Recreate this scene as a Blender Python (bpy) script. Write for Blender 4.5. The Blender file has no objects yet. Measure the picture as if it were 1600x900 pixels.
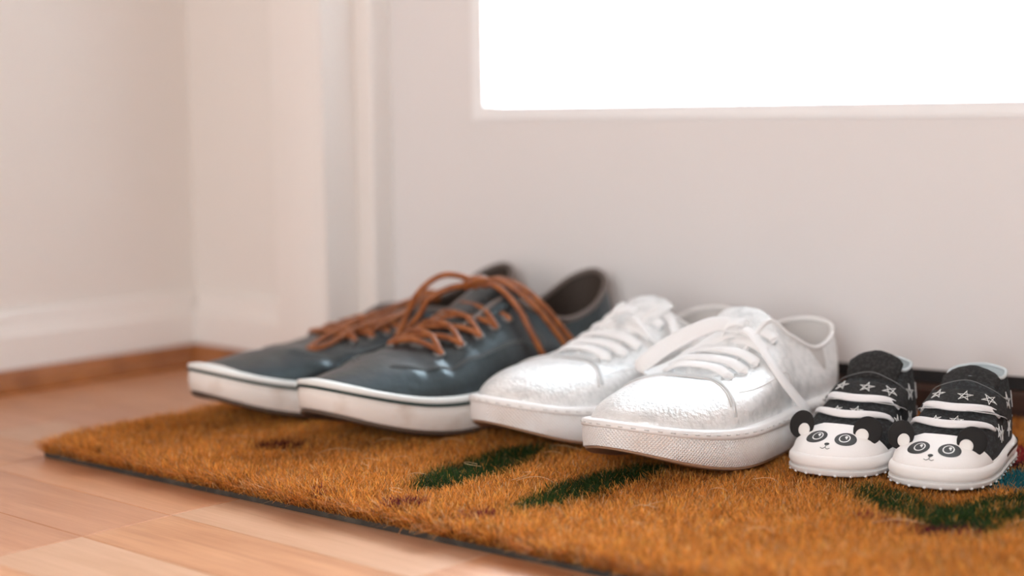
import bpy, bmesh, math, random
import numpy as np
from mathutils import Vector, Matrix, noise
from mathutils.bvhtree import BVHTree

random.seed(7)
rng = np.random.default_rng(11)
scene = bpy.context.scene
COL = scene.collection
V = Vector

# ------------------------------------------------------------------ camera
cam_d = bpy.data.cameras.new('camera')
cam_d.sensor_width = 36.0
cam_d.lens = 58.5
cam_d.clip_start = 0.02
cam_d.dof.use_dof = True
cam_d.dof.focus_distance = 1.015
cam_d.dof.aperture_fstop = 3.0
cam_d.dof.aperture_blades = 0
cam = bpy.data.objects.new('camera', cam_d)
COL.objects.link(cam)
_r, _d, _f = V((.7397, .6728, -.0139)), V((.0664, -.0936, -.9934)), V((-.6696, .7339, -.1139))
cam.matrix_world = Matrix.Translation((0, 0, .25)) @ Matrix((_r, -_d, -_f)).transposed().to_4x4()
scene.camera = cam

# ------------------------------------------------------------------ world, lights, exposure
world = bpy.data.worlds.new('overcast_sky')
scene.world = world
world.use_nodes = True
wn = world.node_tree.nodes
wn['Background'].inputs['Color'].default_value = (.82, .92, 1.0, 1)
wn['Background'].inputs['Strength'].default_value = 22


def area_light(name, loc, target, sx, sy, power, color):
    l = bpy.data.lights.new(name, 'AREA')
    l.shape = 'RECTANGLE'
    l.size, l.size_y, l.energy, l.color = sx, sy, power, color
    o = bpy.data.objects.new(name, l)
    COL.objects.link(o)
    o.location = loc
    o.rotation_euler = (V(target) - V(loc)).to_track_quat('-Z', 'Y').to_euler()
    return o


# added fill light behind the camera, standing in for daylight from the hall
area_light('hall_fill_light', (.68, -1.5, .75), (-.8, .9, .15), 1.3, 1.3, 46, (1.0, .995, 1.0))
scene.view_settings.view_transform = 'Standard'
scene.view_settings.look = 'None'
scene.view_settings.gamma = 1.0
scene.view_settings.exposure = 0.37
scene.cycles.max_bounces = 8
scene.cycles.diffuse_bounces = 5
scene.cycles.transparent_max_bounces = 12

# ------------------------------------------------------------------ materials


def mat(name, color, rough=.5, metal=0.0, spec=.5, coat=0.0, bump=None, var=None, sheen=0.0, spec_tint=None, coat_rough=.2):
    """bump=(scale, strength, stretch) noise relief; var=(color2, scale, stretch, lo, hi) colour mottling"""
    m = bpy.data.materials.new(name)
    m.use_nodes = True
    nt = m.node_tree
    b = nt.nodes['Principled BSDF']
    b.inputs['Base Color'].default_value = (*color, 1)
    b.inputs['Roughness'].default_value = rough
    b.inputs['Metallic'].default_value = metal
    b.inputs['Specular IOR Level'].default_value = spec
    b.inputs['Coat Weight'].default_value = coat
    b.inputs['Coat Roughness'].default_value = coat_rough
    b.inputs['Sheen Weight'].default_value = sheen
    if spec_tint:
        b.inputs['Specular Tint'].default_value = (*spec_tint, 1)
    tc = nt.nodes.new('ShaderNodeTexCoord')

    def nz(scale, stretch, detail=4):
        mp = nt.nodes.new('ShaderNodeMapping')
        mp.inputs['Scale'].default_value = stretch
        n = nt.nodes.new('ShaderNodeTexNoise')
        n.inputs['Scale'].default_value = scale
        n.inputs['Detail'].default_value = detail
        nt.links.new(tc.outputs['Object'], mp.inputs['Vector'])
        nt.links.new(mp.outputs[0], n.inputs['Vector'])
        return n
    if var:
        c2, sc, st, lo, hi = var
        n = nz(sc, st)
        mr = nt.nodes.new('ShaderNodeMapRange')
        mr.inputs['From Min'].default_value, mr.inputs['From Max'].default_value = lo, hi
        mx = nt.nodes.new('ShaderNodeMix')
        mx.data_type = 'RGBA'
        mx.inputs[6].default_value = (*color, 1)
        mx.inputs[7].default_value = (*c2, 1)
        nt.links.new(n.outputs[0], mr.inputs['Value'])
        nt.links.new(mr.outputs[0], mx.inputs[0])
        nt.links.new(mx.outputs[2], b.inputs['Base Color'])
    if bump:
        sc, strength, st = bump
        n = nz(sc, st)
        bp = nt.nodes.new('ShaderNodeBump')
        bp.inputs['Strength'].default_value = strength
        bp.inputs['Distance'].default_value = .001
        nt.links.new(n.outputs[0], bp.inputs['Height'])
        nt.links.new(bp.outputs[0], b.inputs['Normal'])
    return m


def wood(name, c1, c2, rough=.32):
    """laminate strip: long grain along x, different on every object"""
    m = bpy.data.materials.new(name)
    m.use_nodes = True
    nt = m.node_tree
    N = nt.nodes.new
    b = nt.nodes['Principled BSDF']
    b.inputs['Roughness'].default_value = rough
    b.inputs['Specular IOR Level'].default_value = .5
    tc, oi = N('ShaderNodeTexCoord'), N('ShaderNodeObjectInfo')
    ml = N('ShaderNodeVectorMath')
    ml.operation = 'MULTIPLY_ADD'
    ml.inputs[1].default_value = (1, 1, 1)
    sc = N('ShaderNodeVectorMath')
    sc.operation = 'SCALE'
    sc.inputs[0].default_value = (37, 53, 11)
    nt.links.new(oi.outputs['Random'], sc.inputs['Scale'])
    nt.links.new(tc.outputs['Object'], ml.inputs[0])
    nt.links.new(sc.outputs[0], ml.inputs[2])
    mp = N('ShaderNodeMapping')
    mp.inputs['Scale'].default_value = (5, 70, 20)
    n1 = N('ShaderNodeTexNoise')
    n1.inputs['Scale'].default_value = 1.0
    n1.inputs['Detail'].default_value = 5
    n1.inputs['Distortion'].default_value = 1.2
    mp2 = N('ShaderNodeMapping')
    mp2.inputs['Scale'].default_value = (25, 700, 100)
    n2 = N('ShaderNodeTexNoise')
    n2.inputs['Scale'].default_value = 1.0
    n2.inputs['Detail'].default_value = 3
    for a, c in ((mp, n1), (mp2, n2)):
        nt.links.new(ml.outputs[0], a.inputs['Vector'])
        nt.links.new(a.outputs[0], c.inputs['Vector'])
    ad = N('ShaderNodeMath')
    ad.operation = 'MULTIPLY_ADD'
    ad.inputs[1].default_value = .6
    nt.links.new(n2.outputs[0], ad.inputs[0])
    nt.links.new(n1.outputs[0], ad.inputs[2])
    mr = N('ShaderNodeMapRange')
    mr.inputs['From Min'].default_value, mr.inputs['From Max'].default_value = .55, 1.05
    nt.links.new(ad.outputs[0], mr.inputs['Value'])
    mx = N('ShaderNodeMix')
    mx.data_type = 'RGBA'
    mx.inputs[6].default_value = (*c1, 1)
    mx.inputs[7].default_value = (*c2, 1)
    nt.links.new(mr.outputs[0], mx.inputs[0])
    nt.links.new(mx.outputs[2], b.inputs['Base Color'])
    return m


def grid_bump(m, su, strength, kind='diamond'):
    """woven or diamond relief laid over uv of the shoe foxing (uv in metres)"""
    nt = m.node_tree
    N = nt.nodes.new
    b = nt.nodes['Principled BSDF']
    uv = N('ShaderNodeUVMap')
    sx = N('ShaderNodeSeparateXYZ')
    nt.links.new(uv.outputs[0], sx.inputs[0])

    def tri(op):
        a = N('ShaderNodeMath')
        a.operation = op
        nt.links.new(sx.outputs[0], a.inputs[0])
        nt.links.new(sx.outputs[1], a.inputs[1])
        c = N('ShaderNodeMath')
        c.operation = 'MULTIPLY'
        c.inputs[1].default_value = su
        nt.links.new(a.outputs[0], c.inputs[0])
        s = N('ShaderNodeMath')
        s.operation = 'SINE'
        nt.links.new(c.outputs[0], s.inputs[0])
        return s
    s1, s2 = tri('ADD'), tri('SUBTRACT')
    mxx = N('ShaderNodeMath')
    mxx.operation = 'MAXIMUM'
    nt.links.new(s1.outputs[0], mxx.inputs[0])
    nt.links.new(s2.outputs[0], mxx.inputs[1])
    bp = N('ShaderNodeBump')
    bp.inputs['Strength'].default_value = strength
    bp.inputs['Distance'].default_value = .0006
    nt.links.new(mxx.outputs[0], bp.inputs['Height'])
    nt.links.new(bp.outputs[0], b.inputs['Normal'])
    return m


M_wall = mat('warm_white_wall_paint', (.80, .757, .718), .6, spec=.3, bump=(260, .05, (1, 1, 1)))
M_trim = mat('white_gloss_trim_paint', (.84, .80, .765), .35, bump=(120, .03, (1, 1, 1)))
M_door = mat('white_door_paint', (.78, .76, .755), .4, bump=(300, .04, (1, 1, 1)))
M_bead = mat('skylit_white_glazing_bead', (.90, .91, .92), .35)  # skylight on the bead put into a paler, cooler colour than the door
M_strip = mat('brown_wood_strip', (.36, .125, .03), .4, var=((.24, .075, .016), 30, (1, 1, 1), .4, .65))
M_thresh = mat('dark_brown_threshold_wood', (.055, .024, .015), .45, var=((.035, .014, .009), 14, (1, 1, 6), .4, .6))
M_doorgap = mat('black_gap_and_brush', (.012, .010, .010), .6)
M_terrace = mat('pale_terrace_stone', (.7, .69, .67), .8)
M_ceil = mat('brown_low_bounce_ceiling', (.34, .20, .11), .7)  # unseen ceiling, kept dark to cut bounced fill
M_hall = mat('taupe_low_bounce_paint', (.36, .30, .26), .7)  # darkened so the unseen right and rear walls return less light
WOODS = [wood('pale_beech_strip', (.62, .37, .235), (.48, .255, .14)),
         wood('pink_beech_strip', (.62, .315, .175), (.47, .21, .10)),
         wood('tan_beech_strip', (.62, .31, .16), (.42, .175, .075)),
         wood('rose_brown_strip', (.54, .26, .145), (.42, .18, .085))]
M_gap = mat('dark_floor_joint', (.20, .09, .045), .7)

M_backing = mat('dark_rubber_mat_backing', (.035, .030, .024), .75, var=((.075, .066, .052), 60, (1, 1, 1), .5, .7))
M_pilebase = mat('brown_coir_base', (.20, .075, .015), .9)

M_grey = mat('slate_grey_leather', (.020, .021, .021), .36, spec=.75,
             var=((.036, .042, .046), 26, (1, 1, 1), .4, .65), bump=(90, .8, (1, 1, 1)), spec_tint=(.62, .88, 1.0))  # blue of the window's sky sheen put into the specular tint
M_greylining = mat('dark_brown_leather_lining', (.045, .030, .022), .75)
M_greyrim = mat('grey_brown_collar_edge', (.16, .13, .115), .7)
M_greysole = mat('worn_off_white_rubber', (.78, .735, .69), .6, var=((.60, .51, .44), 34, (1, 1, 1), .48, .72), bump=(300, .15, (1, 1, 1)))
M_greywhite = mat('clean_white_rubber_edge', (.80, .82, .80), .45)
M_greenline = mat('dark_green_sole_line', (.012, .035, .030), .5)
M_outsole = mat('dark_rubber_outsole', (.085, .055, .038), .7)
M_gumsole = mat('tan_rubber_outsole', (.30, .17, .10), .7)
M_lace_o = mat('rust_brown_leather_lace', (.34, .105, .024), .45, var=((.22, .060, .014), 120, (1, 1, 1), .4, .6))
M_stitch_g = mat('grey_leather_seam', (.10, .115, .12), .45)
M_eyelet = mat('dull_grey_metal_eyelet', (.25, .25, .25), .35, metal=.8)

M_white = mat('crinkled_silver_white_leather', (.90, .91, .91), .34, metal=.35, spec=.6, bump=(420, .8, (1, 1, 1)),
              var=((.74, .76, .76), 130, (1, 1, 1), .45, .7))
M_whitesole = grid_bump(mat('white_textured_rubber_foxing', (.92, .91, .90), .5, var=((.78, .69, .63), 22, (1, 1, 1), .55, .80)), 2600, .6)
M_whitewelt = mat('white_rubber_welt', (.84, .83, .82), .4)
M_whitetrim = mat('cool_white_piping', (.66, .69, .70), .35, metal=.3)
M_whitelin = mat('pale_grey_textile_lining', (.62, .60, .58), .85)
M_lace_w = mat('white_cotton_flat_lace', (.87, .87, .87), .8, bump=(900, .4, (1, 1, 1)))
M_dash = mat('pale_grey_stitching', (.66, .65, .64), .7)

M_stitch_k = mat('grey_strap_stitching', (.16, .16, .16), .7)
M_denim = mat('black_denim_fabric', (.011, .012, .013), .85, var=((.036, .042, .046), 420, (1, 1, 1), .48, .66), bump=(900, .5, (1, 1, 1)))
M_strap = mat('black_canvas_strap', (.011, .0105, .0105), .9, var=((.030, .030, .030), 500, (1, 1, 1), .45, .65), bump=(900, .4, (1, 1, 1)))
M_babywhite = mat('soft_white_leatherette', (.90, .875, .855), .5, bump=(700, .12, (1, 1, 1)))
M_babysole = mat('white_rubber_dotted_sole', (.78, .78, .77), .5)
M_print = mat('charcoal_print', (.035, .034, .033), .5)
M_printwhite = mat('white_print', (.86, .85, .83), .5)
M_stripe = mat('brown_black_stripe', (.03, .018, .014), .5)
M_ear = mat('black_felt', (.010, .009, .009), .8)
M_elastic = mat('white_elastic_lace', (.86, .84, .84), .6)
M_babylining = mat('pale_blue_grey_lining', (.60, .66, .68), .85)

# ------------------------------------------------------------------ mesh helpers


def link(name, me, m=None, parent=None, smooth=True, sharp=None):
    if m is not None and not me.materials:
        me.materials.append(m)
    if smooth:
        me.polygons.foreach_set('use_smooth', [True] * len(me.polygons))
        if sharp:
            me.set_sharp_from_angle(angle=math.radians(sharp))
    o = bpy.data.objects.new(name, me)
    COL.objects.link(o)
    if parent is not None:
        o.parent = parent
    return o


def mesh(name, vs, fs):
    me = bpy.data.meshes.new(name)
    me.from_pydata([tuple(v) for v in vs], [], fs)
    me.update()
    return me


class Geo:
    def __init__(self):
        self.v, self.f = [], []

    def add(self, vs, fs):
        k = len(self.v)
        self.v += [V(p) for p in vs]
        self.f += [tuple(i + k for i in f) for f in fs]
        return self

    def box(self, x0, x1, y0, y1, z0, z1):
        return self.add([(x, y, z) for x in (x0, x1) for y in (y0, y1) for z in (z0, z1)],
                        [(0, 1, 3, 2), (4, 6, 7, 5), (0, 4, 5, 1), (2, 3, 7, 6), (0, 2, 6, 4), (1, 5, 7, 3)])

    def tube(self, pts, r, seg=8, closed=False, caps=True):
        pts = [V(p) for p in pts]
        n = len(pts)
        rs = r if hasattr(r, '__len__') else [r] * n
        up = None
        vs = []
        for i, p in enumerate(pts):
            a, b = (pts[(i - 1) % n], pts[(i + 1) % n]) if closed else (pts[max(0, i - 1)], pts[min(n - 1, i + 1)])
            t = (b - a).normalized()
            if up is None:
                up = t.orthogonal().normalized()
            up = (up - t * up.dot(t)).normalized()
            w = t.cross(up)
            for k in range(seg):
                q = 2 * math.pi * k / seg
                vs.append(p + (up * math.cos(q) + w * math.sin(q)) * rs[i])
        fs = []
        for i in range(n if closed else n - 1):
            j = (i + 1) % n
            for k in range(seg):
                l = (k + 1) % seg
                fs.append((i * seg + k, i * seg + l, j * seg + l, j * seg + k))
        if caps and not closed:
            fs.append(tuple(range(seg))[::-1])
            fs.append(tuple((n - 1) * seg + k for k in range(seg)))
        return self.add(vs, fs)

    def ribbon(self, pts, nrm, width, thick):
        """flat strip along pts; nrm gives the flat side's normal at each point"""
        pts = [V(p) for p in pts]
        n = len(pts)
        vs = []
        for i, p in enumerate(pts):
            t = (pts[min(n - 1, i + 1)] - pts[max(0, i - 1)]).normalized()
            N = V(nrm[i])
            N = (N - t * N.dot(t)).normalized()
            w = t.cross(N)
            wi = width[i] if hasattr(width, '__len__') else width
            for a, b in ((-.5, 0), (-.42, .5), (.42, .5), (.5, 0), (.42, -.5), (-.42, -.5)):
                vs.append(p + w * a * wi + N * b * thick)
        fs = [(i * 6 + k, i * 6 + (k + 1) % 6, (i + 1) * 6 + (k + 1) % 6, (i + 1) * 6 + k) for i in range(n - 1) for k in range(6)]
        fs += [(5, 4, 3, 2, 1, 0), tuple((n - 1) * 6 + k for k in range(6))]
        return self.add(vs, fs)

    def loft(self, rings, cap0=False, cap1=False):
        n = len(rings[0])
        vs = [p for r in rings for p in r]
        fs = []
        for i in range(len(rings) - 1):
            for k in range(n):
                l = (k + 1) % n
                fs.append((i * n + k, i * n + l, (i + 1) * n + l, (i + 1) * n + k))
        if cap0:
            c = len(vs)
            vs.append(sum((V(p) for p in rings[0]), V()) / n)
            fs += [(c, (k + 1) % n, k) for k in range(n)]
        if cap1:
            c = len(vs)
            vs.append(sum((V(p) for p in rings[-1]), V()) / n)
            b = (len(rings) - 1) * n
            fs += [(c, b + k, b + (k + 1) % n) for k in range(n)]
        return self.add(vs, fs)

    def build(self, name, m, parent=None, smooth=True, sharp=None, bevel=None):
        me = mesh(name, self.v, self.f)
        bm = bmesh.new()
        bm.from_mesh(me)
        bmesh.ops.recalc_face_normals(bm, faces=bm.faces)
        if bevel:
            w, s = bevel
            bmesh.ops.bevel(bm, geom=[e for e in bm.edges], offset=w, segments=s, profile=.5, affect='EDGES')
        bm.to_mesh(me)
        bm.free()
        return link(name, me, m, parent, smooth, sharp if sharp else (40 if bevel or not smooth else None))


def catmull(P, n, closed=False):
    P = [V(p) for p in P]
    k = len(P)
    out = []
    segs = k if closed else k - 1
    for s in range(segs):
        if closed:
            a, b, c, d = P[(s - 1) % k], P[s], P[(s + 1) % k], P[(s + 2) % k]
        else:
            b, c = P[s], P[s + 1]
            a = P[s - 1] if s else b * 2 - c
            d = P[s + 2] if s + 2 < k else c * 2 - b
        for i in range(n):
            t = i / n
            out.append(.5 * ((2 * b) + (c - a) * t + (2 * a - 5 * b + 4 * c - d) * t * t + (3 * b - a - 3 * c + d) * t ** 3))
    if not closed:
        out.append(P[-1])
    return out


def resample(P, n, closed=False):
    P = [V(p) for p in P]
    Q = P + [P[0]] if closed else P
    L = [0]
    for a, b in zip(Q, Q[1:]):
        L.append(L[-1] + (b - a).length)
    out, j = [], 0
    for i in range(n):
        s = L[-1] * i / (n if closed else n - 1)
        while j < len(L) - 2 and L[j + 1] < s:
            j += 1
        t = (s - L[j]) / max(1e-12, L[j + 1] - L[j])
        out.append(Q[j].lerp(Q[j + 1], min(1, max(0, t))))
    return out


def empty(name, loc, rz, label, cat, group=None):
    o = bpy.data.objects.new(name, None)
    o.empty_display_size = .05
    COL.objects.link(o)
    o.location = loc
    o.rotation_euler = (0, 0, rz)
    o['label'], o['category'] = label, cat
    if group:
        o['group'] = group
    return o


def struct(o):
    o['kind'] = 'structure'
    return o


# ------------------------------------------------------------------ the room
LX = -1.31                      # left wall face
WY = .98                        # alcove wall face
RX, RY, CZ = .95, -2.6, 2.4     # right wall, far end of the hall, ceiling

floor = struct(Geo().box(LX - .1, RX + .1, RY, 1.25, -.06, -.006).build('floor', M_gap, smooth=False))
# laminate blocks, one object each
SW = .063
WOOD_AT = {}
plank_meshes = {}
rows = range(int((-.55 - .528) / SW), 10)
# known butt joints, seen in front of the mat: row index (0 = strip from y .528 to .591) -> joint x
joints = {0: -.823, 1: -.8235, -1: -.8225}
seen = {(1, -.8235): 0, (1, -.6135): 2, (0, -.823): 2, (-1, -.8225): 0, (1, -1.0335): 1, (0, -1.243): 3, (0, -1.033): 3,
        (-1, -1.0325): 3}
BL = .21
wrand = random.Random(5)
for r in rows:
    y0 = .528 + SW * r
    off = joints.get(r, wrand.uniform(-.9, -.7))
    k0 = math.floor((LX - off) / BL)
    for k in range(k0, k0 + 9):
        x0, x1 = max(LX, off + k * BL), off + (k + 1) * BL
        if x1 - x0 < .01:
            continue
        wi = wrand.choice((0, 1, 2, 2, 1, 3))
        for (rr, xx), c in seen.items():
            if rr == r and abs(xx - (off + k * BL)) < .004:
                wi = c
        key = (round(x1 - x0, 3), wi)
        if key not in plank_meshes:
            g, w = Geo(), x1 - x0
            e = .0006
            g.add([(0, 0, -.008), (w, 0, -.008), (w, SW, -.008), (0, SW, -.008),
                   (0, 0, -e), (w, 0, -e), (w, SW, -e), (0, SW, -e), (e, e, 0), (w - e, e, 0), (w - e, SW - e, 0), (e, SW - e, 0)],
                  [(0, 1, 5, 4), (1, 2, 6, 5), (2, 3, 7, 6), (3, 0, 4, 7), (4, 5, 9, 8), (5, 6, 10, 9), (6, 7, 11, 10), (7, 4, 8, 11), (8, 9, 10, 11)])
            me = mesh('plank', g.v, g.f)
            me.materials.append(WOODS[wi])
            plank_meshes[key] = me
        o = bpy.data.objects.new('plank', plank_meshes[key])
        COL.objects.link(o)
        o.parent = floor
        o.location = (x0, y0, 0)

struct(Geo().box(LX - .12, LX, RY, 1.25, -.05, CZ).build('wall_left', M_wall, smooth=False))
wb = Geo().box(LX, -1.15, WY, WY + .14, -.05, CZ)
wb.box(-.20, RX, WY, WY + .14, -.05, CZ).box(-1.15, -.20, WY, WY + .14, 2.12, CZ)
struct(wb.build('wall_back', M_wall, smooth=False))
struct(Geo().box(RX, RX + .12, RY, 1.12, -.05, CZ).build('wall_right', M_hall, smooth=False))
wr = Geo().box(LX - .1, RX + .1, RY - .12, RY, -.05, CZ)
struct(wr.build('wall_rear', M_hall, smooth=False))
struct(Geo().box(LX - .1, RX + .1, RY, 1.12, CZ, CZ + .1).build('ceiling', M_ceil, smooth=False))


def profile_run(name, prof, a, b, inward, m, parent=None):
    """sweep a (depth, height) profile from a to b along a wall; inward = unit vector off the wall"""
    g = Geo()
    rings = []
    for p in (a, b):
        rings.append([V((p[0], p[1], 0)) + V(inward) * d + V((0, 0, h)) for d, h in prof])
    n = len(prof)
    g.add(rings[0] + rings[1], [(i, (i + 1) % n, n + (i + 1) % n, n + i) for i in range(n)] + [tuple(range(n)), tuple(range(n, 2 * n))[::-1]])
    return g.build(name, m, parent, smooth=False)


bprof = [(0, 0), (.011, 0), (.011, .047), (.009, .050), (.007, .058), (.0065, .064), (.005, .068), (0, .069)]
sprof = [(0.0, 0), (.020, 0), (.020, .004), (.0175, .0055), (.013, .0085), (.0095, .0125), (.0075, .017), (.0055, .0185), (0.0, .0185)]
bl = struct(profile_run('baseboard_left', bprof, (LX, RY), (LX, WY), (1, 0, 0), M_trim))
bb = struct(profile_run('baseboard_back', bprof, (LX + .011, WY), (-1.171, WY), (0, -1, 0), M_trim))
struct(profile_run('trim_1', sprof, (LX + .011, RY), (LX + .011, WY - .011), (1, 0, 0), M_strip))
struct(profile_run('trim_2', sprof, (LX + .011, WY - .011), (-1.171, WY - .011), (0, -1, 0), M_strip))

# door frame: casing on the wall, jamb and stop
cas = [(-1.172, WY), (-1.172, .970), (-1.169, .965), (-1.158, .9635), (-1.140, .9625), (-1.122, .964), (-1.109, .968), (-1.105, .973), (-1.105, WY)]
dr = struct(Geo().loft([[V((x, y, z)) for x, y in cas] for z in (0, 2.16)], True, True).build('trim_3', M_trim, smooth=True, sharp=35))
struct(Geo().box(-1.15, -1.1042, .968, 1.12, 0, 2.12).build('trim_4', M_trim, smooth=False))
struct(Geo().box(-1.1055, -1.083, 1.006, 1.035, 0, 2.12).build('trim_5', M_trim, smooth=False, bevel=(.003, 3)))
struct(Geo().box(-.245, -.20, .974, 1.20, 0, 2.12).build('trim_6', M_trim, smooth=False, bevel=(.002, 2)))
struct(Geo().box(-.232, -.165, .9625, WY, 0, 2.16).build('trim_7', M_trim, smooth=False, bevel=(.003, 2)))
struct(Geo().box(-1.105, -.245, .974, 1.12, 2.08, 2.12).build('trim_8', M_trim, smooth=False, bevel=(.002, 2)))

# the glazed door, standing very slightly ajar
DA = math.radians(9)
door = bpy.data.objects.new('door_1', None)
COL.objects.link(door)
door.location = (-1.085, 1.03, 0)
door.rotation_euler = (0, 0, DA)
struct(door)
DW, DB, DT, PL, PR, PB, PT = .84, .0452, 2.07, .091, .749, .2305, 1.25
# leaf: stiles and rails with moulded inner edge
dg = Geo()
dg.box(0, PL, 0, .044, DB, DT).box(PR, DW, 0, .044, DB, DT).box(PL, PR, 0, .044, DB, PB).box(PL, PR, 0, .044, PT, DT)  # solid panel above the unseen pane top, kept low to lengthen shadows
dg.build('door_leaf', M_door, door, smooth=False)
bd = .0120
bg = Geo()


def bead(x0, z0, x1, z1):
    """glazing bead: a mitred frame with a sloping face from the door face down to the glass"""
    g = Geo()
    outer = [(x0, z0), (x1, z0), (x1, z1), (x0, z1)]
    inner = [(x0 + bd, z0 + bd), (x1 - bd, z0 + bd), (x1 - bd, z1 - bd), (x0 + bd, z1 - bd)]
    mid = [(x0 + .003, z0 + .003), (x1 - .003, z0 + .003), (x1 - .003, z1 - .003), (x0 + .003, z1 - .003)]
    r = [[V((x, y, z)) for x, z in ring] for ring, y in ((outer, .004), (outer, -.0012), (mid, -.0020), (inner, -.0012), (inner, .016), (outer, .016))]
    g.loft(r)
    return g


bead(PL, PB, PR, PT).build('glazing_bead', M_bead, door, smooth=False)
glass = bpy.data.materials.new('thin_window_glass')
glass.use_nodes = True
nt = glass.node_tree
nt.nodes.remove(nt.nodes['Principled BSDF'])
tr, gl, fr, mxs = (nt.nodes.new(t) for t in ('ShaderNodeBsdfTransparent', 'ShaderNodeBsdfGlossy', 'ShaderNodeFresnel', 'ShaderNodeMixShader'))
gl.inputs['Roughness'].default_value = .02
fr.inputs['IOR'].default_value = 1.45
for a, b in ((fr.outputs[0], mxs.inputs[0]), (tr.outputs[0], mxs.inputs[1]), (gl.outputs[0], mxs.inputs[2]), (mxs.outputs[0], nt.nodes['Material Output'].inputs[0])):
    nt.links.new(a, b)
Geo().box(PL, PR, .018, .022, PB, PT).build('window_pane', glass, door, smooth=False)
Geo().box(PL, PR, .0225, .04, PB, PB + .006).build('outer_sill', M_bead, door, smooth=False)
# black strip for the brush and shaded gap under the door, dark threshold below
Geo().box(.002, DW - .002, .006, .04, .034, DB + .002).build('door_gap_strip', M_doorgap, door, smooth=False)
thr = Geo()
thr.loft([[V((x, y, z)) for y, z in ((-.006, 0), (-.006, .0315), (-.002, .0345), (.06, .0345), (.06, 0))] for x in (-.02, DW + .02)], True, True)
struct(thr.build('threshold', M_thresh, door, smooth=False))

# light portal in the glazing: guides the daylight that comes through the pane
ptl = area_light('daylight_portal', (0, 0, 0), (0, 0, 1), PR - PL, PT - PB, 1, (1, 1, 1))
ptl.data.cycles.is_portal = True
dd, dn = V((math.cos(DA), math.sin(DA), 0)), V((math.sin(DA), -math.cos(DA), 0))
ptl.location = V((-1.085, 1.03, (PB + PT) / 2)) + dd * (PL + PR) / 2 - dn * .05
ptl.rotation_euler = dn.to_track_quat('-Z', 'Y').to_euler()

# outside the door
struct(Geo().box(-3.5, 2, 1.16, 4.5, -.2, -.1).build('ground_terrace', M_terrace, smooth=False))
# ------------------------------------------------------------------ the coir doormat
MA = math.radians(2.5)
mat_root = empty('doormat', (-1.032, .633, 0), MA, 'brown coir doormat with green leaf pattern lying on the wooden floor before the door', 'doormat')
MW, MD = .775, .462
Geo().box(.001, MW - .001, .001, MD - .001, .0003, .0040).build('backing', M_backing, mat_root, smooth=False)
# painted pattern: list of (kind colour, polygon test) in world floor coordinates
GREEN, WINE, TEAL, RED, DKRED = (.030, .062, .012), (.150, .012, .030), (.02, .17, .20), (.42, .045, .05), (.13, .025, .012)


def ell(px, py, cx, cy, a, b, deg):
    c, s = math.cos(math.radians(deg)), math.sin(math.radians(deg))
    u, v = (px - cx) * c + (py - cy) * s, -(px - cx) * s + (py - cy) * c
    return (u / a) ** 2 + (v / b) ** 2


def leaf(px, py, ax, ay, bx, by, w):
    L = math.hypot(bx - ax, by - ay)
    ux, uy = (bx - ax) / L, (by - ay) / L
    t = ((px - ax) * ux + (py - ay) * uy) / L
    v = -(px - ax) * uy + (py - ay) * ux
    h = w * np.sqrt(np.clip(np.sin(np.pi * np.clip(t, 0, 1)), 0, 1))
    return (t > 0) & (t < 1) & (np.abs(v) < h), np.abs(v), t


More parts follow.
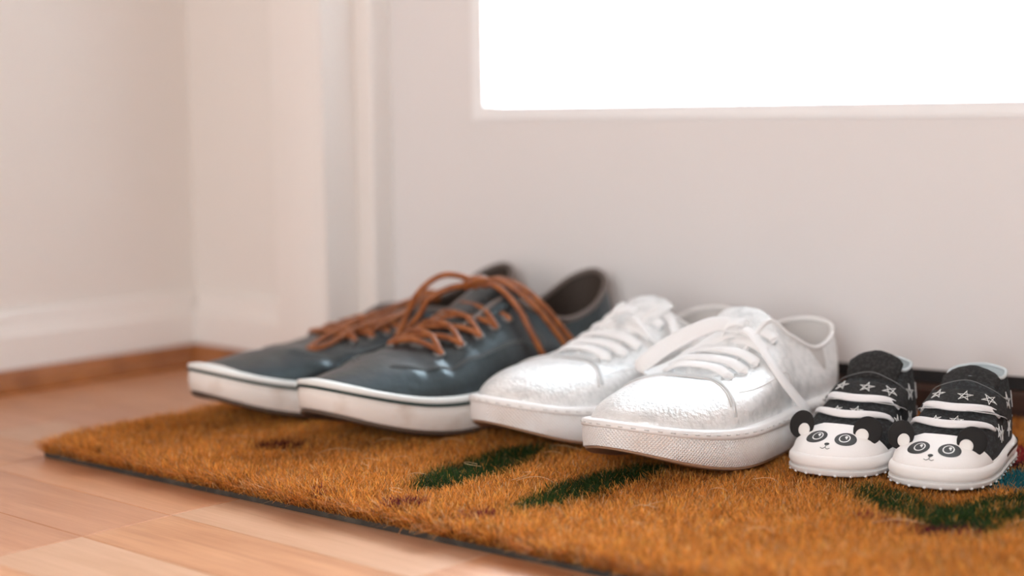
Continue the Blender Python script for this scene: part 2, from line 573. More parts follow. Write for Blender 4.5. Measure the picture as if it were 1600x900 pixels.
def build_pile():
    N = 520000
    x = rng.random(N) * MW
    # more fibres towards the front and left edges, where they show as a fringe
    y = rng.random(N) * MD
    edge = np.minimum(np.minimum(x, MW - x), np.minimum(y, MD - y))
    x, y = np.clip(x, .0005, MW - .0005), np.clip(y, .0005, MD - .0005)
    ca, sa = math.cos(MA), math.sin(MA)
    wx, wy = -1.032 + x * ca - y * sa, .633 + x * sa + y * ca
    jx, jy = wx + rng.normal(0, .0016, N), wy + rng.normal(0, .0016, N)
    # tuft lean field
    ph = rng.random((14, 3)) * 6.28
    fx, fy = np.zeros(N), np.zeros(N)
    for i in range(14):
        k = 60 + 45 * i
        th = ph[i, 0] * 3
        arg = k * (x * math.cos(th) + y * math.sin(th)) + ph[i, 1]
        fx += np.sin(arg) / (1 + .15 * i)
        fy += np.cos(arg * 1.13 + ph[i, 2]) / (1 + .15 * i)
    lx, ly = .14 * fx + rng.normal(0, .34, N), .14 * fy + rng.normal(0, .34, N) - .06
    e = np.clip(1 - edge / .012, 0, 1)
    ox = np.where(x < .012, -1.0, np.where(x > MW - .012, 1.0, 0)) * e
    oy = np.where(y < .012, -1.0, np.where(y > MD - .012, 1.0, 0)) * e
    lx += ox * .38
    ly += oy * .38
    Ln = rng.normal(.0140, .0008, N) + .0007 * fx
    # fibres are pressed down under the soles
    for root, sh in PRESSED:
        c, sn = math.cos(root.rotation_euler.z), math.sin(root.rotation_euler.z)
        qx, qy = wx - root.location.x, wy - root.location.y
        ax, ay = qx * c + qy * sn, -qx * sn + qy * c
        near = (np.abs(ax) < sh.W * .6) & (np.abs(ay) < sh.L * .55)
        idx = np.nonzero(near)[0]
        poly = sh.out
        inn = np.zeros(len(idx), bool)
        X, Y = ax[idx], ay[idx]
        for i in range(len(poly)):
            a, b = poly[i], poly[i - 1]
            if a.y != b.y:
                inn ^= ((a.y > Y) != (b.y > Y)) & (X < (b.x - a.x) * (Y - a.y) / (b.y - a.y) + a.x)
        idx, Y = idx[inn], Y[inn]
        zlim = MATZ + np.array([sh.zb(v) for v in Y]) - .0052 - .0006
        Ln[idx] = np.minimum(Ln[idx], zlim)
    nrm = np.sqrt(lx * lx + ly * ly + 1)
    dx, dy, dz = lx / nrm, ly / nrm, 1 / nrm
    # colour
    base = np.array([.76, .305, .060])
    col = base * (rng.normal(1, .30, (N, 1))) * np.array([1, 1, 1])
    pale = rng.random(N) < .09
    col[pale] = np.array([.70, .46, .22]) * rng.normal(1, .1, (pale.sum(), 1))
    dark = rng.random(N) < .2
    col[dark] *= .5  # random dark fibres, also painting in shaded gaps between the tips

    def paint(mask, c, keep=.06):
        m = mask & (rng.random(N) > keep)
        col[m] = np.array(c) * rng.normal(1, .25, (m.sum(), 1))
    lf, v, t = leaf(jx, jy, -.712, .690, -.735, .835, .021)
    paint(lf, GREEN)
    lf, v, t = leaf(jx, jy, -.632, .690, -.640, .850, .017)
    paint(lf, GREEN)
    lf, v, t = leaf(jx, jy, -.515, .862, -.395, .815, .021)
    paint(lf & (v > .0012), GREEN)
    lf, v, t = leaf(jx, jy, -.432, .805, -.405, .925, .022)
    paint(lf & (v > .0012), GREEN)
    for cx, cy, a, b, d in ((-.696, .666, .0115, .0062, 20), (-.637, .672, .0115, .0062, 25), (-.467, .802, .011, .005, 10), (-.448, .799, .008, .0055, 30),
                            (-.428, .804, .011, .0055, 40), (-.410, .813, .012, .005, 30), (-.758, .655, .006, .004, 0)):
        paint(ell(jx, jy, cx, cy, a, b, d) < 1, WINE)
    for cx, cy, a, b, d, c in ((-.435, .94, .036, .026, 30, TEAL), (-.47, 1.005, .036, .026, 60, RED), (-.40, 1.0, .03, .02, 120, RED), (-.875, .722, .022, .012, 40, DKRED)):
        paint(ell(jx, jy, cx, cy, a, b, d) < 1, c)
    paint(ell(jx, jy, -.462, .972, .011, .009, 0) < 1, (.03, .015, .02))
    col = np.clip(col, .004, .9)
    # ribbon: 3 levels, curling over
    wd = rng.uniform(.00017, .00036, N)
    an = rng.random(N) * 2 * np.pi
    px, py = np.cos(an) * wd, np.sin(an) * wd
    cu = rng.normal(0, .0030, (2, N))
    B = np.stack([x, y, np.full(N, .0036)], 1)
    Dv = np.stack([dx, dy, dz], 1)
    P1 = B + Dv * (Ln * .55)[:, None]
    P2 = B + Dv * Ln[:, None] + np.stack([cu[0] + lx * .001 + ox * .002, cu[1] + ly * .001 + oy * .002, -np.abs(cu[0]) * .4 - e * rng.uniform(0, .006, N)], 1)
    W = np.stack([px, py, np.zeros(N)], 1)
    vs = np.stack([B - W, B + W, P1 - W * .9, P1 + W * .9, P2 - W * .45, P2 + W * .45], 1).astype(np.float32)
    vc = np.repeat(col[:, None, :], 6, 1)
    vc[:, :2] *= .55  # root ends darkened: shade deep in the pile put into the colour
    # stray long pale hairs
    K = 55
    hx, hy = rng.random(K) * MW * .9 + .03, rng.random(K) * MD * .75 + .01
    hv, hc = [], []
    for i in range(K):
        a = rng.random() * 6.28
        ln = rng.uniform(.012, .03)
        bend = rng.normal(0, 1.0)
        pts = []
        z0 = .0165
        p = np.array([hx[i], hy[i], z0])
        for s in range(7):
            pts.append(p.copy())
            p = p + np.array([math.cos(a), math.sin(a), .25 * math.cos(s * .6)]) * ln / 6
            a += bend * .35
        for s in range(6):
            q = np.array([0, 0, .00015])
            hv.append([pts[s] - q, pts[s] + q, pts[s + 1] - q, pts[s + 1] + q])
            hc.append(np.tile(np.array([.72, .50, .27]), (4, 1)))
    nv = N * 6
    allv = np.concatenate([vs.reshape(-1, 3), np.array(hv, np.float32).reshape(-1, 3)])
    allc = np.concatenate([vc.reshape(-1, 3), np.array(hc).reshape(-1, 3)])
    i6 = (np.arange(N) * 6)[:, None]
    f = np.concatenate([i6 + np.array([0, 1, 3, 2]), i6 + np.array([2, 3, 5, 4])], 1).reshape(-1, 4)
    h4 = nv + (np.arange(len(hv)) * 4)[:, None]
    f = np.concatenate([f, h4 + np.array([0, 1, 3, 2])])
    me = bpy.data.meshes.new('pile')
    me.vertices.add(len(allv))
    me.vertices.foreach_set('co', allv.ravel())
    me.loops.add(f.size)
    me.loops.foreach_set('vertex_index', f.astype(np.int32).ravel())
    me.polygons.add(len(f))
    me.polygons.foreach_set('loop_start', (np.arange(len(f)) * 4).astype(np.int32))
    at = me.color_attributes.new('fibre_colour', 'FLOAT_COLOR', 'POINT')
    at.data.foreach_set('color', np.concatenate([allc, np.ones((len(allc), 1))], 1).astype(np.float32).ravel())
    me.update()
    m = bpy.data.materials.new('coir_fibre')
    m.use_nodes = True
    b = m.node_tree.nodes['Principled BSDF']
    b.inputs['Roughness'].default_value = .55
    b.inputs['Specular IOR Level'].default_value = .35
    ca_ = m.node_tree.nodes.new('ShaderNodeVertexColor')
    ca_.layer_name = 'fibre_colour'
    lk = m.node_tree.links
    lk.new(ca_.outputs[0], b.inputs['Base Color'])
    tl, mx = m.node_tree.nodes.new('ShaderNodeBsdfTranslucent'), m.node_tree.nodes.new('ShaderNodeMixShader')
    mx.inputs[0].default_value = .45
    lk.new(ca_.outputs[0], tl.inputs['Color'])
    lk.new(b.outputs[0], mx.inputs[1])
    lk.new(tl.outputs[0], mx.inputs[2])
    lk.new(mx.outputs[0], m.node_tree.nodes['Material Output'].inputs[0])
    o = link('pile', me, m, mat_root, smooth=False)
    o['kind'] = 'stuff'
    o['label'] = 'dense coir fibre pile with printed leaves'


Geo().box(.003, MW - .003, .003, MD - .003, .0040, .0068).build('pile_base', M_pilebase, mat_root, smooth=False)

# ------------------------------------------------------------------ shoes
class Shoe:
    """Last-shaped shoe in local metres: toe towards -y, heel +y, outer side +x (side=+1) or -x (side=-1).
    The upper is a skin S(u, s): u runs once round the sole outline from the toe, s from the sole up to the opening."""

    def __init__(self, L, W, side, outline, rows, zb, zt, inset=.004):
        self.L, self.W, self.side = L, W, side
        self.zb, self.zt = zb, zt
        pts = [V((x * W / 2 * side, y * L / 2, 0)) for x, y in outline]
        if side < 0:
            pts = [pts[0]] + pts[1:][::-1]
        self.out = resample(catmull(pts, 14, True), 192, True)
        n = len(self.out)
        # re-parametrise so that u=0 is the toe and u=.5 the heel, u<.5 on +x
        hi = max(range(n), key=lambda i: self.out[i].y)
        a = resample(self.out[:hi + 1], 65)
        b = resample(self.out[hi:] + [self.out[0]], 65)
        self.out = a + b[1:-1]
        self.inset = inset
        ks = []
        for r in rows:
            ks.append((r[0], r[1:]))
        for r in rows[::-1]:
            if 0 < r[0] < .5:
                q = list(r[1:])
                q[0], q[5] = -q[0], -q[5]
                ks.append((1 - r[0], tuple(q)))
        self.ks = ks

    def ctrl(self, u):
        u %= 1.0
        ks, n = self.ks, len(self.ks)
        i = max(k for k in range(n) if ks[k][0] <= u + 1e-9)
        g = lambda j: (ks[j % n][0] + (j // n), ks[j % n][1])
        (u0, a), (u1, b), (u2, c), (u3, d) = g(i - 1) if i else (ks[-1][0] - 1, ks[-1][1]), g(i), g(i + 1), g(i + 2)
        h = u2 - u1
        t = (u - u1) / h
        res = []
        for A, B, C, D in zip(a, b, c, d):
            m1, m2 = (C - A) / (u2 - u0) * h, (D - B) / (u3 - u1) * h
            t2, t3 = t * t, t * t * t
            res.append((2 * t3 - 3 * t2 + 1) * B + (t3 - 2 * t2 + t) * m1 + (-2 * t3 + 3 * t2) * C + (t3 - t2) * m2)
        return res

    def edge(self, u):
        n = len(self.out)
        f = (u % 1) * n
        i = int(f) % n
        p = self.out[i].lerp(self.out[(i + 1) % n], f - int(f))
        tg = (self.out[(i + 2) % n] - self.out[(i - 1) % n]).normalized()
        return p, V((tg.y, -tg.x, 0))

    def S(self, u, s):
        p, nr = self.edge(u)
        x1, y1, z1, h0, lean, dx, dy, dz = self.ctrl(u)
        nr = -nr if nr.dot(p - V((0, p.y * .75, 0))) < 0 else nr
        P0 = p - nr * self.inset
        P0.z = self.zt(p.y) - .0035
        P1 = V((x1 * self.W / 2, y1 * self.L / 2, z1))
        C0 = P0 + (V((0, 0, 1)) + nr * lean) * h0
        C1 = P1 + V((dx, dy, dz))
        k = 1 - s
        q = P0 * k ** 3 + C0 * (3 * k * k * s) + C1 * (3 * k * s * s) + P1 * s ** 3
        return self.warp(q, u, s)

    def warp(self, q, u, s):
        return q

    def N(self, u, s):
        e = 2e-3
        a = self.S(u + e, s) - self.S(u - e, s)
        b = self.S(u, min(1, s + e)) - self.S(u, max(0, s - e))
        n = a.cross(b)
        return n.normalized() if n.length > 1e-12 else V((0, 0, 1))

    def P(self, u, s, off=0.0):
        return self.S(u, s) + self.N(u, s) * off

    def ring(self, off=0.0, z=None, scale=1.0):
        r = []
        n = len(self.out)
        for i, p in enumerate(self.out):
            tg = (self.out[(i + 1) % n] - self.out[i - 1]).normalized()
            nr = V((tg.y, -tg.x, 0))
            if nr.dot(p - V((0, p.y * .75, 0))) < 0:
                nr = -nr
            q = p + nr * off
            q.z = z(p.y) if callable(z) else z
            r.append(q)
        return r

    def upper_geo(self, ns=22, nu=160, s0=0.0, s1=1.0, off=0.0):
        g = Geo()
        rings = []
        for j in range(ns + 1):
            s = s0 + (s1 - s0) * j / ns
            rings.append([self.P(i / nu, s, off) if off else self.S(i / nu, s) for i in range(nu)])
        g.loft(rings)
        self.bvh = BVHTree.FromPolygons([tuple(v) for v in g.v], g.f)
        return g

    def drop(self, x, y, off=0.0, d=(0, 0, -1), h=.3):
        d = V(d).normalized()
        loc, n, i, dist = self.bvh.ray_cast(V((x, y, 0)) - d * h if d.z else V((x, y, 0)), d)
        if loc is None:
            return None
        n = n if n.dot(d) < 0 else -n
        return loc + n * off

    def cut(self, geo_src, planes, off, thick, name, m, parent):
        """a panel: the part of the skin on the positive side of each (point, normal) plane, lifted off it"""
        me = mesh(name, geo_src.v, geo_src.f)
        bm = bmesh.new()
        bm.from_mesh(me)
        bmesh.ops.recalc_face_normals(bm, faces=bm.faces)
        for p, n in planes:
            bmesh.ops.bisect_plane(bm, geom=bm.verts[:] + bm.edges[:] + bm.faces[:], plane_co=p, plane_no=n, clear_inner=True)
        bm.normal_update()
        c = sum((v.co for v in bm.verts), V()) / max(1, len(bm.verts))
        flip = sum((f.normal.dot(f.calc_center_median() - V((0, c.y, 0))) * f.calc_area() for f in bm.faces))
        sg = 1 if flip > 0 else -1
        nrm = [v.normal.copy() * sg for v in bm.verts]
        for v, n in zip(bm.verts, nrm):
            v.co += n * off
        edges = [e for e in bm.edges if e.is_boundary]
        r = bmesh.ops.extrude_edge_only(bm, edges=edges)
        for v in [x for x in r['geom'] if isinstance(x, bmesh.types.BMVert)]:
            n = v.normal
            best = self.bvh.find_nearest(v.co)
            if best[0]:
                v.co = best[0].lerp(v.co, -.15)
        bmesh.ops.recalc_face_normals(bm, faces=bm.faces)
        bm.to_mesh(me)
        bm.free()
        return link(name, me, m, parent, True, 50)


def curve_on(sh, uv, n, off):
    """smooth path on the skin through (u, s) knots"""
    k = catmull([V((a, b, 0)) for a, b in uv], n)
    return [sh.P(p.x, p.y, off) for p in k]


def add_uv(o, sh):
    """metre uv for foxing relief: arc length round the outline, height"""
    me = o.data
    n = len(sh.out)
    L = [0]
    for i in range(n):
        L.append(L[-1] + (sh.out[(i + 1) % n] - sh.out[i]).length)
    uvl = me.uv_layers.new(name='UVMap')
    for li, lp in enumerate(me.loops):
        p = me.vertices[lp.vertex_index].co
        i = lp.vertex_index % n
        uvl.data[li].uv = (L[i], p.z)
    for pl in me.polygons:
        us = [uvl.data[li].uv[0] for li in pl.loop_indices]
        if max(us) - min(us) > .1:
            for li in pl.loop_indices:
                if uvl.data[li].uv[0] < .05:
                    uvl.data[li].uv[0] += L[-1]


def sole_parts(sh, root, top_m, side_m, bottom_m, t_out, profile, band=None):
    """outsole slab, side wall (profile = [(offset, fraction)]) and closed top"""
    zb, zt = sh.zb, sh.zt
    Geo().loft([sh.ring(-.010, lambda y: zb(y) - .0002), sh.ring(-.0025, zb), sh.ring(-.0008, lambda y: zb(y) + t_out * .5), sh.ring(-.0012, lambda y: zb(y) + t_out + .0004)], True, True).build('outsole', bottom_m, root, sharp=50)
    rings = [sh.ring(o, (lambda f: lambda y: zb(y) + t_out + (zt(y) - zb(y) - t_out) * f)(f)) for o, f in profile]
    rings.append(sh.ring(-.007, lambda y: zt(y) - .0006))
    o = Geo().loft(rings, True, True).build('midsole', side_m, root, sharp=60)
    return o


def inside(sh, root, m_lin, m_rim, rim_r, depth_z, nu=128, u0=.0):
    """collar binding round the opening, lining wall and insole"""
    rim = [sh.S(i / nu, 1.0) for i in range(nu)]
    g = Geo().tube(rim, rim_r, 8, True)
    g.build('collar_binding', m_rim, root)
    rings = [rim]
    n = len(rim)
    for f in (.2, .6, 1.0):
        r = []
        for i, p in enumerate(rim):
            b = V((p.x * 1.12, p.y, min(depth_z, p.z - .006)))
            w = p.lerp(b, f)
            r.append(w)
        rings.append(r)
    Geo().loft(rings, False, True).build('lining', m_lin, root)


OUTL = [(-.08, -1.0), (.29, -.963), (.61, -.855), (.85, -.66), (1.0, -.38), (.97, -.12), (.88, .14), (.80, .40), (.76, .64), (.66, .84), (.38, .97), (0, 1.0),
        (-.38, .97), (-.64, .84), (-.70, .64), (-.70, .40), (-.73, .14), (-.83, -.12), (-.93, -.38), (-.885, -.64), (-.72, -.845), (-.44, -.957)]

MATZ = .0158


def round_lace(name, paths, r, m, root):
    g = Geo()
    for p in paths:
        g.tube(catmull(p, 8), r, 8)
    return g.build(name, m, root)


# ---- dark grey leather pair -------------------------------------------------
def grey_shoe(loc, rz, side, label, full):
    root = empty('leather_sneaker', loc, rz, label, 'shoe', 'dark grey leather sneakers with rust brown laces')
    L, W = .312, .107
    zb = lambda y: .022 * max(0, (-y / (L / 2) - .38) / .62) ** 1.8
    zt = lambda y: zb(y) * .70 + .0275 + .002 * max(0, (y / (L / 2) - .4)) + .003 * max(0, (-y / (L / 2) - .6) / .4)
    rows = [(0, 0, -.36, .0575, .004, -.3, 0, -.045, -.007),
            (.06, .15, -.34, .0580, .006, -.1, .016, -.042, -.008),
            (.12, .25, -.25, .0625, .014, .0, .034, -.016, -.014),
            (.19, .29, -.07, .0740, .022, .08, .034, -.004, -.020),
            (.265, .33, .13, .0850, .030, .10, .022, 0, -.028),
            (.32, .46, .28, .0750, .028, .10, .006, 0, -.028),
            (.38, .56, .50, .0640, .020, .10, .003, 0, -.020),
            (.43, .53, .74, .0715, .025, .10, .006, .004, -.026),
            (.47, .34, .91, .0875, .030, .10, .004, .008, -.036),
            (.5, 0, .965, .0940, .034, .10, 0, .009, -.040)]
    if not full:
        # this one is looser laced: its instep lies flatter
        rows[:6] = [(0, 0, -.19, .0535, .003, -.3, 0, -.055, -.006),
                    (.06, .15, -.17, .0540, .005, -.1, .016, -.050, -.007),
                    (.12, .25, -.09, .0565, .012, .0, .034, -.026, -.012),
                    (.19, .29, .05, .0612, .018, .08, .034, -.008, -.014),
                    (.265, .33, .18, .0680, .026, .10, .022, 0, -.022),
                    (.32, .46, .34, .0670, .026, .10, .006, 0, -.024)]
    sh = Shoe(L, W, side, OUTL, rows, zb, zt, .0045)

    def warp(q, u, s):
        # creases across the flex of the forefoot
        y = q.y / (L / 2)
        w = math.exp(-((y + .45) / .17) ** 2) * math.sin(math.pi * min(1, s * 1.02)) * (1 if s > .02 else 0)
        n = noise.noise(V((q.x * 28, q.y * 55 + q.x * 22 * (1 if u < .5 else -1), 3.1 * side)))
        w2 = .35 * math.sin(math.pi * s) * noise.noise(V((q.x * 30, q.y * 22, q.z * 30 + 7)))
        return q + V((q.x * .3, 0, 1)) * (.0060 * w * n + .0036 * w2)
    sh.warp = warp
    ug = sh.upper_geo(26, 176)
    ug.build('upper', M_grey, root)
    sole_parts(sh, root, M_greywhite, M_greysole, M_outsole, .0032, [(-.0016, 0), (.0002, .12), (.0008, .45), (.0002, .74)])
    # dark green line and clean white edge above it
    fr = lambda f: (lambda y: zb(y) + .0032 + (zt(y) - zb(y) - .0032) * f)
    Geo().loft([sh.ring(.0003, fr(.73)), sh.ring(.0013, fr(.74)), sh.ring(.0013, fr(.82)), sh.ring(.0003, fr(.83))]).build('sole_stripe', M_greenline, root)
    Geo().loft([sh.ring(.0002, fr(.825)), sh.ring(.0010, fr(.845)), sh.ring(.0010, fr(.95)), sh.ring(.0002, fr(1.0)), sh.ring(-.0075, fr(1.0))]).build('foxing_edge', M_greywhite, root)
    inside(sh, root, M_greylining, M_greyrim, .0022, .042)
    # tongue: padded strip under the lacing
    tg = Geo()
    cl = catmull([(0, -.37 * L / 2, .054), (0, -.22 * L / 2, .061), (0, -.06 * L / 2, .073), (0, .08 * L / 2, .083), (0, .15 * L / 2, .089), (0, .19 * L / 2, .0915)] if full else
                 [(0, -.22 * L / 2, .0490), (0, -.16 * L / 2, .0515), (0, -.04 * L / 2, .0560), (0, .10 * L / 2, .0615), (0, .24 * L / 2, .0670), (0, .30 * L / 2, .0690)], 5)
    
    rings = []
    for i, p in enumerate(cl):
        f = i / (len(cl) - 1)
        w = .015 + .012 * math.sin(min(1, f * 1.1) * math.pi / 2)
        if f > .9:
            w *= .9
        sec = []
        for k in range(16):
            a = 2 * math.pi * k / 16
            cx, cz = math.copysign(abs(math.cos(a)) ** .6, math.cos(a)), math.sin(a)
            sec.append(p + V((cx * w, -cz * .0016, cz * .0034 - .010 * (cx ** 2) * (.4 + .6 * f) * .6)))
        rings.append(sec)
    tg.loft(rings, True, True).build('tongue', M_grey, root)
    # eyestay seams and heel counter
    for sg in (0, 1):
        f = (lambda u: u) if not sg else (lambda u: 1 - u)
        g = Geo()
        for dv in (0, .035):
            g.tube(curve_on(sh, [(f(.045), .62 + dv), (f(.10), .58 + dv), (f(.16), .56 + dv), (f(.22), .54 + dv), (f(.27), .46 + dv), (f(.30), .25 + dv), (f(.31), .04)], 8, .0003), .00055, 6)
        g.build('eyestay_seam', M_stitch_g, root)
        g = Geo()
        g.tube(curve_on(sh, [(f(.40), .03), (f(.41), .4), (f(.425), .7), (f(.44), .96)], 8, .0003), .0006, 6)
        g.build('heel_seam', M_stitch_g, root)
    us = (.098, .135, .172, .209, .244) if full else (.115, .15, .185, .215, .246)
    ev = .84
    eye = {}
    for i, u in enumerate(us):
        for sg, uu in ((1, u), (-1, 1 - u)):
            p, n = sh.P(uu, ev, .0006), sh.N(uu, ev)
            if n.z < 0:
                n = -n
            eye[(i, sg)] = (p, n)
            a = n.orthogonal().normalized()
            b = n.cross(a)
            Geo().tube([p + (a * math.cos(t * math.pi / 6) + b * math.sin(t * math.pi / 6)) * .0036 for t in range(12)], .0010, 6, True).build('eyelet', M_eyelet, root)
    paths = []
    for i in range(4):
        for sg in (1, -1):
            p, n = eye[(i, sg)]
            q, n2 = eye[(i + 1, -sg)]
            top = max(p.z, q.z) + (.0055 if full else .0035) + (.0022 if sg > 0 else 0)
            m = (p + q) / 2
            paths.append([p - n * .002, p + n * .0022, V((p.x * .45 + q.x * .05, p.y * .6 + q.y * .4, top - .001)), V((q.x * .5, q.y * .75 + p.y * .25, top)), q + n * .0015, q - n * .003])
    p, n = eye[(0, 1)]
    q, n2 = eye[(0, -1)]
    paths.append([p - n * .002, p + n * .002, V((0, p.y - .001, max(p.z, q.z) + (.006 if full else .004))), q + n * .002, q - n * .002])
    round_lace('laces', paths, .0021, M_lace_o, root)
    return root, sh, eye



root_gr, sh_gr, eye_gr = grey_shoe((-.8511, .8855, MATZ), math.radians(1.4), 1, 'worn dark grey leather sneaker with a big rust brown bow, right beside the white sneakers', True)
root_gl, sh_gl, eye_gl = grey_shoe((-.9602, .8792, MATZ), math.radians(-5), -1, 'worn dark grey leather sneaker nearest the room corner, partly behind its twin', False)


# bows tied over the tongues (points in each shoe's own frame)
round_lace('lace_bow', [
    [(.002, .006, .094), (-.004, .0075, .0985), (-.010, -.0002, .1025), (-.017, -.009, .1033), (-.024, -.0165, .0987), (-.032, -.0223, .0891), (-.040, -.0225, .0780), (-.047, -.0240, .0641), (-.052, -.0268, .0528),
     (-.0535, -.0250, .0470), (-.051, -.0225, .0500), (-.046, -.0225, .0570), (-.040, -.0215, .0655), (-.032, -.0196, .0745), (-.024, -.0188, .0856), (-.016, -.0118, .0917), (-.008, -.0029, .0951), (.001, .0086, .0945)],
    [(0, .008, .0975), (.009, .020, .0985), (.0215, .026, .0925), (.0345, .036, .0780), (.0425, .049, .0590), (.0455, .063, .0420), (.0462, .071, .0330),
     (.0462, .0755, .0350), (.0450, .070, .0450), (.0420, .057, .0610), (.0345, .044, .0790), (.0215, .034, .0930), (.008, .026, .0985), (0, .012, .0960)],
    [(.001, .006, .0955), (.010, .015, .0955), (.022, .0170, .0890), (.0335, .0190, .0770), (.0420, .0200, .0630), (.0470, .0260, .0480), (.0478, .0330, .0380), (.0478, .0370, .0330)]], .0023, M_lace_o, root_gr)
kg = Geo()
kg.tube(catmull([(-.0050, .0030, .0940), (-.0010, .0005, .0985), (.0040, .0060, .1000), (.0050, .0130, .0985), (.0020, .0150, .0945)], 6), .0034, 8)
kg.tube(catmull([(-.0045, .0100, .0945), (.0000, .0125, .0985), (.0045, .0120, .0965)], 6), .0032, 8)
kg.build('lace_knot', M_lace_o, root_gr)
round_lace('lace_bow', [
    [(.002, .066, .0765), (.003, .0520, .0745), (.004, .0400, .0725), (.006, .0154, .0680), (.006, -.0164, .0615), (.008, -.0426, .0545), (.012, -.0608, .0485), (.0165, -.0660, .0475),
     (.0195, -.0600, .0480), (.0205, -.0490, .0505), (.0180, -.0256, .0580), (.0160, .0075, .0645), (.0120, .0367, .0690), (.005, .0580, .0730)],
    [(.003, .064, .0770), (.010, .050, .0740), (.022, .028, .0690), (.028, .004, .0640), (.0300, -.015, .0590)]], .0023, M_lace_o, root_gl)
kg = Geo()
kg.tube(catmull([(-.004, .060, .0720), (-.001, .058, .0765), (.004, .062, .0780), (.006, .069, .0765), (.003, .072, .0720)], 6), .0034, 8)
kg.build('lace_knot', M_lace_o, root_gl)

# ---- white pair ---------------------------------------------------------------
def white_shoe(loc, rz, side, label):
    root = empty('white_sneaker', loc, rz, label, 'shoe', 'silvery white lace-up sneakers')
    L, W = .254, .103
    zb = lambda y: .0185 * max(0, (-y / (L / 2) - .38) / .62) ** 1.8
    zt = lambda y: zb(y) * .55 + .0265
    rows = [(0, 0, -.25, .0515, .014, -.05, 0, -.045, .002),
            (.06, .16, -.23, .0520, .015, .0, .016, -.040, .001),
            (.12, .27, -.14, .0560, .018, .08, .028, -.018, -.006),
            (.19, .30, .02, .0660, .022, .10, .030, -.004, -.014),
            (.265, .34, .23, .0825, .030, .10, .018, 0, -.026),
            (.32, .47, .36, .0715, .026, .10, .006, 0, -.024),
            (.38, .57, .56, .0600, .018, .10, .003, 0, -.018),
            (.43, .54, .76, .0630, .020, .10, .005, .004, -.020),
            (.47, .35, .92, .0700, .022, .10, .004, .006, -.024),
            (.5, 0, .965, .0725, .024, .10, 0, .006, -.026)]
    sh = Shoe(L, W, side, OUTL, rows, zb, zt, .0050)

    def warp(q, u, s):
        w = math.sin(math.pi * s) * (.0012 * noise.noise(V((q.x * 45, q.y * 45, q.z * 45 + side))) + .0022 * noise.noise(V((q.x * 18, q.y * 18 + 4, q.z * 18))))
        return q + V((q.x * 5, 0, .6)) * w
    sh.warp = warp
    ug = sh.upper_geo(26, 176)
    ug.build('upper', M_white, root)
    mo = sole_parts(sh, root, M_whitewelt, M_whitesole, M_gumsole, .0022, [(-.0012, 0), (.0004, .04), (.0010, .40), (.0006, .77)])
    add_uv(mo, sh)
    fr = lambda f: (lambda y: zb(y) + .0022 + (zt(y) - zb(y) - .0022) * f)
    Geo().loft([sh.ring(.0002, fr(.76)), sh.ring(.0016, fr(.78)), sh.ring(.0019, fr(.86)), sh.ring(.0012, fr(.985)), sh.ring(-.0005, fr(1.03)), sh.ring(-.0085, fr(1.02))]).build('welt', M_whitewelt, root, sharp=70)
    # running stitch in the welt
    g = Geo()
    r = sh.ring(.0019, fr(.90))
    r = resample(r, 150, True)
    for i in range(0, 150, 2):
        a, b = r[i], r[(i + 1) % 150]
        g.tube([a.lerp(b, -.1), a.lerp(b, .6)], .00045, 5)
    st = g.build('welt_stitching', M_dash, root)
    st['kind'] = 'stuff'
    inside(sh, root, M_whitelin, M_whitewelt, .0017, .042)
    # toe cap with its piping and double seam
    yc = -.36 * L / 2
    tilt = V((0, -1, .10)).normalized()
    sh.cut(ug, [(V((0, yc, .055)), tilt)], .0010, .0, 'toe_cap', M_white, root)
    g = Geo()
    pth, pth2 = [], []
    for k in range(41):
        x = (k / 40 - .5) * W * .96
        z = lambda yy: sh.drop(x, yy, .0012)
        # arc across the vamp, bowed towards the ankle in the middle
        yy = yc + .007 - .030 * (2 * k / 40 - 1) ** 2 * .9
        a, b = sh.drop(x, yy, .0012), sh.drop(x, yy - .0032, .0012)
        if a and a.z > zt(yy) - .002:
            pth.append(a)
        if b and b.z > zt(yy) - .002:
            pth2.append(b)
    Geo().tube(pth, .0013, 8).build('toe_cap_piping', M_whitetrim, root)
    Geo().tube(pth2, .0005, 6).build('toe_cap_seam', M_dash, root)
    # tongue
    cl = catmull([(0, -.26 * L / 2, .0475), (0, -.14 * L / 2, .0545), (0, .02 * L / 2, .065), (0, .16 * L / 2, .0770), (0, .26 * L / 2, .0850), (0, .31 * L / 2, .0870)], 5)
    rings = []
    for i, p in enumerate(cl):
        f = i / (len(cl) - 1)
        w = .014 + .007 * math.sin(min(1, f * 1.1) * math.pi / 2) - (.002 if f > .93 else 0)
        sec = []
        for k in range(16):
            a = 2 * math.pi * k / 16
            cx, cz = math.copysign(abs(math.cos(a)) ** .6, math.cos(a)), math.sin(a)
            sec.append(p + V((cx * w - side * .005 * f, -cz * .0020, cz * .0032 - .004 * (cx ** 2) * (.4 + .6 * f))))
        rings.append(sec)
    Geo().loft(rings, True, True).build('tongue', M_white, root)
    for sg in (0, 1):
        f = (lambda u: u) if not sg else (lambda u: 1 - u)
        g = Geo()
        for dv in (0,):
            g.tube(curve_on(sh, [(f(.075), .60 + dv), (f(.12), .56 + dv), (f(.18), .54 + dv), (f(.23), .50 + dv), (f(.27), .42 + dv), (f(.285), .2 + dv), (f(.29), .04)], 8, .0001), .0004, 6)
        g.build('eyestay_seam', M_whitewelt, root)
    us = (.105, .142, .178, .213, .246)
    ev = .86
    eye = {}
    for i, u in enumerate(us):
        for sg, uu in ((1, u), (-1, 1 - u)):
            p, n = sh.P(uu, ev, .0005), sh.N(uu, ev)
            n = -n if n.z < 0 else n
            eye[(i, sg)] = (p, n)
            a = n.orthogonal().normalized()
            b = n.cross(a)
            Geo().tube([p + (a * math.cos(t * math.pi / 6) + b * math.sin(t * math.pi / 6)) * .0032 for t in range(12)], .0008, 6, True).build('eyelet', M_whitetrim, root)
